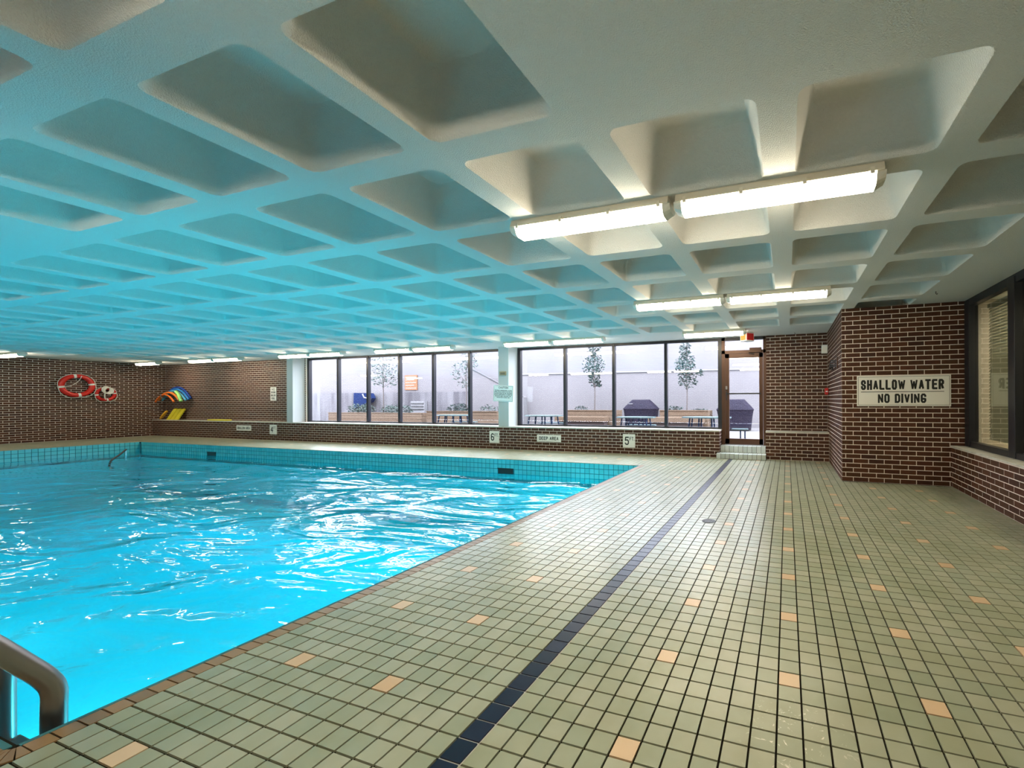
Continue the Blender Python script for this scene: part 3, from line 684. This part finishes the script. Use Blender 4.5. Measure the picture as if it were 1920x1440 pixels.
MB().tube(smooth_path([(XL+2.0, 61.2, 16.8), (XL+2.0, 61.0, 15.2), (XL+2.0, 61.3, 14.1)], 5), .15, 7).build('tail', M['rope'], rc)

# ------------------------------------------------------------------ swim toys in the far left corner
def noodle(name, cols, label, cx, z, half, drop, y, r=.36):
    pts = [(cx+half*(2*i/14-1), y, z-drop*abs(2*i/14-1)**2.0) for i in range(15)]
    mt = mat('foam_'+name, cols, .7); o = MB().tube(pts, r, 10).build('pool_noodle', mt, None, (cx, y, z), smooth=60); return tag(o, label, 'pool noodle', 'pool noodles in the corner')
noodle('navy', (.01,.06,.35), 'dark blue pool noodle, outermost of the arched bundle', -216.0, 18.9, 8.6, 4.4, YU-.5)
noodle('blue', (.02,.22,.62), 'bright blue pool noodle under the dark blue one', -215.2, 18.1, 8.2, 4.0, YU-1.3)
noodle('sky', (.10,.45,.70), 'pale blue pool noodle in the middle of the arched bundle', -214.8, 17.4, 7.6, 3.6, YU-2.05, .3)
noodle('orange', (.85,.22,.03), 'orange pool noodle, upper of the two orange ones', -216.4, 16.8, 6.8, 3.0, YU-2.8)
noodle('orange2', (.80,.16,.02), 'deep orange pool noodle, lowest in the arched bundle', -217.4, 16.0, 6.0, 2.8, YU-3.5, .3)
o = MB().tube([(-211.4, YU-2.9, 17.1), (-209.8, YU-2.95, 16.1), (-208.6, YU-3.0, 14.4), (-207.9, YU-3.0, 13.4)], .5, 10).build('pool_noodle', mat('foam_lime', (.35,.75,.22), .7), None, (-208.8, YU-3.6, 14.8), smooth=60); tag(o, 'short lime green pool noodle hanging at the right end of the bundle', 'pool noodle', 'pool noodles in the corner')
hkk = empty('wall_hook', (-218.8, YU-1, 14.8), 'grey bracket that carries the arched pool noodles', 'hook')
MB().tube([(-218.8, YU-.05, 15.4), (-218.8, YU-3.9, 14.9), (-218.8, YU-4.0, 15.9)], .2, 8).build('arm', M['steel'], hkk); MB().cbox(-219.2, -218.4, YU-.2, YU-.02, 14.3, 15.9, .05).build('plate', M['steel'], hkk)
M['yellow'] = mat('foam_yellow', (.72,.62,.03), .6)
for i, lab in enumerate(('leftmost', 'middle', 'rightmost')):
    x = -218.2+i*2.55; mb = MB()
    pr = [(-1.14, 0), (1.14, 0)]+[(1.14*math.cos(a), 3.9+.6*math.sin(a)) for a in [math.pi*k/8 for k in range(9)]]
    mb.prism(pr, lambda p, t: (x+p[0]+p[1]*.42, YU-.5-(4.6-p[1])*.3+t, 6.22+p[1]*.96), -.4, 0)
    o = mb.build('kickboard', M['yellow'], None, (x, YU-1.5, 6.22)); tag(o, 'yellow kickboard leaning on the brick wall, %s of three' % lab, 'kickboard', 'yellow kickboards')
o = MB().tube([(-222.6+1.75*math.cos(a), YU-1.6+.5*math.sin(a), 8.05+1.35*math.cos(a)+.55*math.sin(a)) for a in [2*math.pi*i/28 for i in range(28)]], .33, 8, True).build('swim_hoop', mat('hoop_amber', (.80,.42,.02), .5), None, (-222.6, YU-1.6, 6.4), smooth=60); tag(o, 'amber swim hoop leaning in the corner on the ledge', 'hoop')
mb = MB(); mb.cbox(-191.5, -181.2, YL+.5, YL+2.6, 6.2, 6.65, .18); o = mb.build('kickboard', M['yellow'], None, (-186, YL+1.5, 6.2)); tag(o, 'pale yellow float board lying flat on the ledge', 'kickboard')

# ceiling hooks
for x, yv, lab in ((31.7, 44.2, 'small dark hook on the ceiling near the office windows'), (14.1, 74.6, 'small dark hook on the ceiling by the far brick wall')):
    o = empty('ceiling_hook', (x, yv, HC), lab, 'hook'); MB().lathe([(0, -.02), (.2, -.02), (.2, 0)], (x, yv, HC), 10).build('base', M['white'], o); MB().tube([(x, yv, HC-.02), (x, yv, HC-.35), (x+.12, yv, HC-.45), (x+.2, yv, HC-.3)], .05, 6).build('hook', M['dark'], o)

# ------------------------------------------------------------------ courtyard outside
GZ = 2.5
M['conc'] = mat('courtyard_paving', (0.2904,0.2728,0.2728), .8)
L(M['conc'], ramp(M['conc'], noise(M['conc'], 1.5, 4), [(.3, (0.1188,0.11,0.11)), (.7, (0.1496,0.1408,0.1408))]).outputs[0], P(M['conc']).inputs['Base Color'])
M['stucco'] = mat('courtyard_wall', (0.3256,0.308,0.3168), .85)
L(M['stucco'], ramp(M['stucco'], noise(M['stucco'], .7, 4), [(.3, (.122,.113,.116)), (.7, (.138,.127,.130))]).outputs[0], P(M['stucco']).inputs['Base Color'])
M['stain'] = mat('stained_concrete', (0.264,0.2508,0.264), .85)
_mp = N(M['stain'], 'ShaderNodeMapping'); _mp.inputs['Scale'].default_value = (1.2, 1, .12); L(M['stain'], pos(M['stain']), _mp.inputs[0])
L(M['stain'], ramp(M['stain'], noise(M['stain'], 2.2, 5, .65, _mp.outputs[0]), [(.38, (0.0704,0.066,0.0726)), (.6, (0.132,0.1254,0.132))]).outputs[0], P(M['stain']).inputs['Base Color'])
o = MB().box(-300, 80, YU+1.65, 142, GZ-1, GZ).build('floor_courtyard', M['conc']); tag(o, 'pale paved courtyard floor outside the windows', 'courtyard floor', kind='structure')
o = MB().box(-300, 80, 138, 141, GZ-1, 41).build('wall_courtyard', M['stucco']); tag(o, 'tall pale stucco wall across the courtyard', 'wall', kind='structure')
M['conduit'] = mat('conduit', (.17,.165,.17), .7, spec=.08)
cc = MB().tube([(-106, 137.8, 24.7), (-57, 137.8, 24.55), (10, 137.8, 24.5), (40, 137.8, 24.5)], .32, 8).build('wall_conduit', M['conduit'], None, (-40, 137.8, 24.5)); tag(cc, 'pale pipe running along the courtyard wall', 'pipe')
o = MB().box(-300, -127.5, 135, 138, GZ-.5, 17.3).build('wall_retaining', M['stain']); tag(o, 'low stained concrete wall behind the left planters', 'wall', kind='structure')
sl = MB().add([(-128, 135.4, GZ), (-98, 135.4, GZ), (-98, 135.4, 14.5), (-113, 135.4, 21.6), (-127.8, 135.4, 28.4), (-128, 138, GZ), (-98, 138, GZ), (-98, 138, 14.5), (-113, 138, 21.6), (-127.8, 138, 28.4)],
     [(0,1,2,3,4), (9,8,7,6,5), (0,5,6,1), (1,6,7,2), (2,7,8,3), (3,8,9,4), (4,9,5,0)]).build('wall_stair', M['stucco']); tag(sl, 'sloping stair parapet in the courtyard', 'wall', kind='structure')
mb = MB().tube([(-127.8, 135.2, 28.7), (-113, 135.2, 21.9), (-98, 135.2, 14.8)], .22, 6)
hb = mb.build('stair_rail', M['dark'], None, (-113, 135.2, 21.9)); tag(hb, 'thin dark handrail along the sloping courtyard parapet', 'handrail')

M['sorange'] = mat('orange_board', (0.198,0.088,0.044), .5); M['sline'] = mat('board_line', (0.22,0.1936,0.1672), .5)
ob = empty('notice_board', (-164.5, 134.8, 22.2), 'orange notice board with pale lines on the courtyard wall', 'board')
MB().box(-168.4, -160.6, 137.6, 137.95, 18.5, 25.8).build('board', M['sorange'], ob)
for i in range(5): MB().box(-167.8, -161.2-(i % 2)*1.2, 137.52, 137.6, 24.6-i*1.35, 25.05-i*1.35).build('text_line', M['sline'], ob)

M['wood'] = piece_mat('planter_board', [(0, (0.1188,0.0814,0.055)), (1, (0.1496,0.11,0.0792))], .7, (6, .4, .7, (.85,.8,.78)))
M['soil'] = mat('soil', (0.0528,0.0396,0.0308), .9)
def planter(x0, x1, y0, y1, zt, label, seat=True):
    o = empty('wooden_planter', ((x0+x1)/2, y0, GZ), label, 'planter'); n = 4; h = (zt-GZ)/n
    for i in range(n):
        za, zb_ = GZ+i*h+.06, GZ+(i+1)*h-.04
        MB().box(x0, x1, y0, y0+.4, za, zb_).build('board', M['wood'], o); MB().box(x0, x1, y1-.4, y1, za, zb_).build('board', M['wood'], o)
        MB().box(x0, x0+.4, y0+.42, y1-.42, za, zb_).build('board', M['wood'], o); MB().box(x1-.4, x1, y0+.42, y1-.42, za, zb_).build('board', M['wood'], o)
    MB().box(x0+.3, x1-.3, y0+.3, y1-.3, GZ, zt-.5).build('soil', M['soil'], o)
    MB().box(x0-.25, x1+.25, y0-.25, y0+.55, zt-.05, zt+.22).build('rim_board', M['wood'], o)
    if seat:
        s = MB().cbox(x0-3.0, x1-1.0, y0-4.0, y0-.05, zt-3.9, zt-2.2, .06).build('seat', M['wood'], o); MB().box(x0-2, x1-1.6, y0-3.2, y0-.3, GZ, zt-3.9).build('seat_base', mat('seat_base_wood', (0.0572,0.0396,0.0374), .8), s)
    return o
planter(-66.5, -48.2, 118, 128, 9.3, 'wooden planter with bench seat behind the right window strip, left one')
planter(-30.0, -13.0, 118, 127, 9.4, 'wooden planter with bench seat behind the right window strip, right one')
planter(-196.0, -139.0, 120, 130, 7.6, 'long low wooden planter behind the left window strip', False)
planter(-131.0, -96.0, 115, 126, 8.7, 'wooden planter of weathered boards by the stair parapet', False)

def leaves(mb, c, rad, n, size, seed):
    rg = random.Random(seed)
    for _ in range(n):
        while True:
            p = Vector((rg.uniform(-1,1), rg.uniform(-1,1), rg.uniform(-1,1)))
            if p.length < 1: break
        q = Vector((c[0]+p.x*rad[0], c[1]+p.y*rad[1], c[2]+p.z*rad[2])); a = Vector((rg.uniform(-1,1), rg.uniform(-1,1), rg.uniform(-.6,.6))).normalized(); b = a.cross(Vector((rg.uniform(-1,1), rg.uniform(-1,1), rg.uniform(-1,1)))).normalized()
        s = size*rg.uniform(.7, 1.3); mb.add([q-a*s, q+b*s*.45, q+a*s, q-b*s*.45], [(0,1,2,3)])
M['leaf'] = piece_mat('leaf', [(0, (0.0132,0.022,0.0198)), (.5, (0.0242,0.0374,0.033)), (1, (0.0396,0.055,0.0484))], .6)
M['leafpale'] = piece_mat('pale_leaf', [(0, (0.044,0.066,0.055)), (1, (0.0792,0.0968,0.088))], .6)
M['bark'] = mat('bark', (0.088,0.0748,0.0704), .9)
def tree(x, y, z0, h, blobs, label, mt, seed, n=1.0):
    o = empty('young_tree', (x, y, z0), label, 'tree')
    MB().tube(smooth_path([(x, y, z0-1), (x+.15, y, z0+h*.3), (x-.1, y, z0+h*.6), (x+.1, y, z0+h)], 4), [.28-.2*i/12 for i in range(13)], 7).build('trunk', M['bark'], o)
    rg = random.Random(seed); mb = MB()
    for bx, bz, rx, rz, cnt in blobs:
        p = (x+bx, y, z0+bz)
        for _ in range(3): mb.tube([(x, y, z0+bz-rz*.9), (x+bx+rg.uniform(-.7,.7)*rx, y+rg.uniform(-.6,.6)*rx, z0+bz+rg.uniform(-.2,.8)*rz)], [.12, .05], 5)
    mb.build('branches', M['bark'], o)
    mb = MB()
    for i, (bx, bz, rx, rz, cnt) in enumerate(blobs): leaves(mb, (x+bx, y, z0+bz), (rx, rx, rz), int(cnt*n*1.15), .55, seed*10+i)
    mb.build('foliage', mt, o)['kind'] = 'stuff'; return o
tree(-57.0, 122, 9, 23.5, [(0, 12.0, 2.6, 2.8, 110), (-.3, 17.0, 4.4, 4.2, 300), (.3, 22.5, 2.8, 3.0, 120), (1.5, 10.2, 1.4, 1.4, 30)], 'slim young tree in the planter, left of the two behind the right windows', M['leaf'], 3)
tree(-21.2, 122, 9, 23.5, [(.3, 11.0, 3.6, 3.0, 150), (-.5, 16.5, 3.9, 4.6, 300), (-.6, 22.0, 2.2, 3.0, 120), (4.8, 13.6, 1.6, 1.2, 40)], 'slim young tree in the planter nearest the glass door', M['leaf'], 4)
tree(-166, 124, 8, 26, [(-2.5, 17, 5, 5, 130), (3.5, 15.5, 6, 4.5, 150), (0, 23, 6, 5, 170)], 'pale sparse tree behind the left window strip', M['leafpale'], 5)
tree(-115, 120, 8, 25, [(-2.5, 17, 4.5, 5, 110), (1.5, 22, 4, 5, 110), (-1, 12, 3, 2, 40)], 'pale thin tree beside the stair parapet', M['leafpale'], 6)
def shrub(x, y, z, rx, rz, label, mt, seed, cnt):
    o = empty('planter_shrub', (x, y, z), label, 'shrub'); mb = MB(); leaves(mb, (x, y, z+rz*.6), (rx, 2.2, rz), cnt, .42, seed); mb.build('foliage', mt, o)['kind'] = 'stuff'
    MB().tube([(x, y, z-.6), (x+.1, y, z+rz)], .08, 5).build('stem', M['bark'], o); return o
shrub(-62.0, 121, 9, 2.6, 1.3, 'small green shrub at the left end of the left bench planter', M['leaf'], 21, 90)
shrub(-25.5, 121, 9, 3.4, 1.3, 'low green shrub left of the tree nearest the door', M['leaf'], 22, 130)
shrub(-17.0, 121, 9, 3.4, .7, 'thin low plants right of the tree nearest the door', M['leaf'], 23, 70)
shrub(-180.0, 124, 7.2, 9, 3.2, 'pale sprawling shrub at the left end of the long planter', M['leafpale'], 24, 800)
shrub(-158.0, 124, 7.2, 10, 2.8, 'pale sprawling shrub around the sparse tree', M['leafpale'], 25, 800)
shrub(-118.0, 119, 8.3, 6, 2.4, 'bluish shrub below the thin tree', M['leaf'], 26, 420)
shrub(-103.0, 119, 8.3, 5, 2.0, 'low shrub at the right end of the weathered planter', M['leafpale'], 27, 180)

# covered barbecues
M['cover'] = mat('barbecue_cover', (0.0132,0.011,0.0198), .6)
bump(M['cover'], noise(M['cover'], 7, 4, .6, dist=1.5), .8, .05)
def bbq(x, y, wd, label):
    o = empty('covered_barbecue', (x, y, GZ), label, 'barbecue'); mb = MB(); H_ = 10.4; rg = random.Random(int(x*7)); rings = []
    lv = [(.0, .84, 1.0), (.2, .86, 1.0), (.42, .90, 1.0), (.62, .97, 1.05), (.66, 1.0, 1.1), (.76, .86, .95), (.93, .60, .6), (.98, .52, .5), (1.0, .49, .42)]
    k = 28
    for t, sx, sy in lv:
        rg_ = []
        for q in range(k):
            a = 2*math.pi*q/k; ca, sa = math.cos(a), math.sin(a); e = .38
            px = abs(ca)**e*(1 if ca > 0 else -1)*wd/2*sx; py = abs(sa)**e*(1 if sa > 0 else -1)*2.9*sy
            fold = 1+.045*math.sin(q*3.1+t*4)*(1-t)*(1 if t < .62 else 0); rg_.append((x+px*fold, y+py*fold, GZ+.35+t*H_))
        rings.append(rg_)
    vs = [v for r_ in rings for v in r_]; fs = [(i*k+q, i*k+(q+1) % k, (i+1)*k+(q+1) % k, (i+1)*k+q) for i in range(len(lv)-1) for q in range(k)]; fs.append(tuple(range((len(lv)-1)*k, len(lv)*k)))
    mb.add(vs, fs).build('fabric_cover', M['cover'], o, smooth=35)
    MB().box(x-wd*.3, x-wd*.18, y-2.72, y-2.6, GZ+9.0, GZ+9.3).build('label_patch', M['conduit'], o)
    for sx in (-1, 1):
        for sy in (-1, 1): MB().tube([(x+sx*wd*.36, y+sy*2, GZ), (x+sx*wd*.36, y+sy*2, GZ+1)], .22, 8).build('leg', M['dark'], o)
    return o
bbq(-42.0, 132.5, 14.0, 'barbecue under a dark violet cover seen through the right window strip')
bbq(-4.6, 124, 12.6, 'barbecue under a dark violet cover seen through the glass door')

# picnic tables
M['ttop'] = mat('table_top', (0.088,0.1276,0.132), .35); M['tleg'] = mat('table_leg', (0.0132,0.0264,0.0616), .4)
def ptable(x, y, wd, label, zt, rot=0.0, bench=True):
    o = empty('picnic_table', (x, y, GZ), label, 'table', 'courtyard picnic tables')
    pr = [(wd/2*math.cos(a), 3.6*math.sin(a)) for a in [math.pi/8+math.pi/4*i for i in range(8)]]
    MB().prism(pr, lambda p, t: (x+p[0], y+p[1], t), zt-.35, zt).build('table_top', M['ttop'], o)
    for q in (-.30, -.12, .12, .30):
        for s in (-1, 1): MB().tube([(x+wd*q, y+s*1.7, zt-.3), (x+wd*q*1.15, y+s*2.2, GZ)], .22, 8).build('leg', M['tleg'], o)
    if bench:
        for s in (-1, 1):
            b = MB().cbox(x-wd*.36, x+wd*.36, y+s*5.2-.9, y+s*5.2+.9, zt-2.9, zt-2.6, .05).build('bench_seat', M['ttop'], o)
            for q in (-.3, .3): MB().tube([(x+wd*q, y+s*5.2, zt-2.9), (x+wd*q, y+s*5.2, GZ)], .2, 8).build('bench_leg', M['tleg'], b)
    return o
ptable(-62.0, 95, 13.6, 'teal picnic table beside the white column', 8.4)
ptable(-30.4, 95, 12.6, 'teal picnic table in front of the covered barbecue', 8.2)
ptable(-9.0, 94, 14.6, 'teal picnic table cut by the door frame', 8.4, bench=False)
ptable(-100, 97, 15.0, 'teal picnic table behind the left window strip', 8.2)
bs = empty('garden_bench', (.4, 93, GZ), 'small teal bench seen at the bottom of the glass door', 'bench')
MB().cbox(-1.9, 2.4, 92.2, 94.2, 5.0, 5.35, .06).build('seat', M['ttop'], bs)
for xx_ in (.4, 1.6): MB().tube([(xx_, 93.2, 5.0), (xx_, 93.2, GZ)], .2, 8).build('leg', M['tleg'], bs)

# blue covered machine and slatted grille by the left planter
bm_ = empty('covered_machine', (-190, 126, GZ), 'dark blue covered machine with a pale rim by the left planter', 'machine')
MB().add([(-194.5, 131, 9), (-184, 131, 12.5), (-182.5, 131, 14.5), (-184, 131, 17), (-194.3, 131, 17.2), (-194.5, 133.5, 9), (-184, 133.5, 12.5), (-182.5, 133.5, 14.5), (-184, 133.5, 17), (-194.3, 133.5, 17.2)],
    [(4,3,2,1,0), (5,6,7,8,9), (0,1,6,5), (1,2,7,6), (2,3,8,7), (3,4,9,8), (4,0,5,9)]).build('body', mat('navy_cover', (.009,.018,.060), .8, spec=.03), bm_)
MB().tube([(-188, 130.8, 16.6), (-186.8, 130.8, 14.8), (-182.6, 130.8, 14.2)], .35, 8).build('rim', M['conduit'], bm_); MB().box(-194.2, -193.2, 131.5, 133, GZ, 9.2).box(-186, -185, 131.5, 133, GZ, 12).build('stand', M['dark'], bm_)
vg = empty('slatted_vent', (-155.6, 134.6, 10), 'pale slatted vent box behind the long low planter', 'vent')
MB().box(-159.8, -151.4, 133.2, 134.9, GZ, 13.0).build('casing', M['conduit'], vg)
for i in range(3): MB().box(-159.4, -151.8, 132.95, 133.2, 8.8+i*1.4, 9.3+i*1.4).build('slat', M['dark'], vg)

for k_ in ('conc','stucco','stain','wood','leaf','leafpale','bark','cover','ttop','tleg','soil','sorange','sline'): P(M[k_]).inputs['Specular IOR Level'].default_value = .08
for o in bpy.data.objects:
    if '_org' in o: del o['_org']
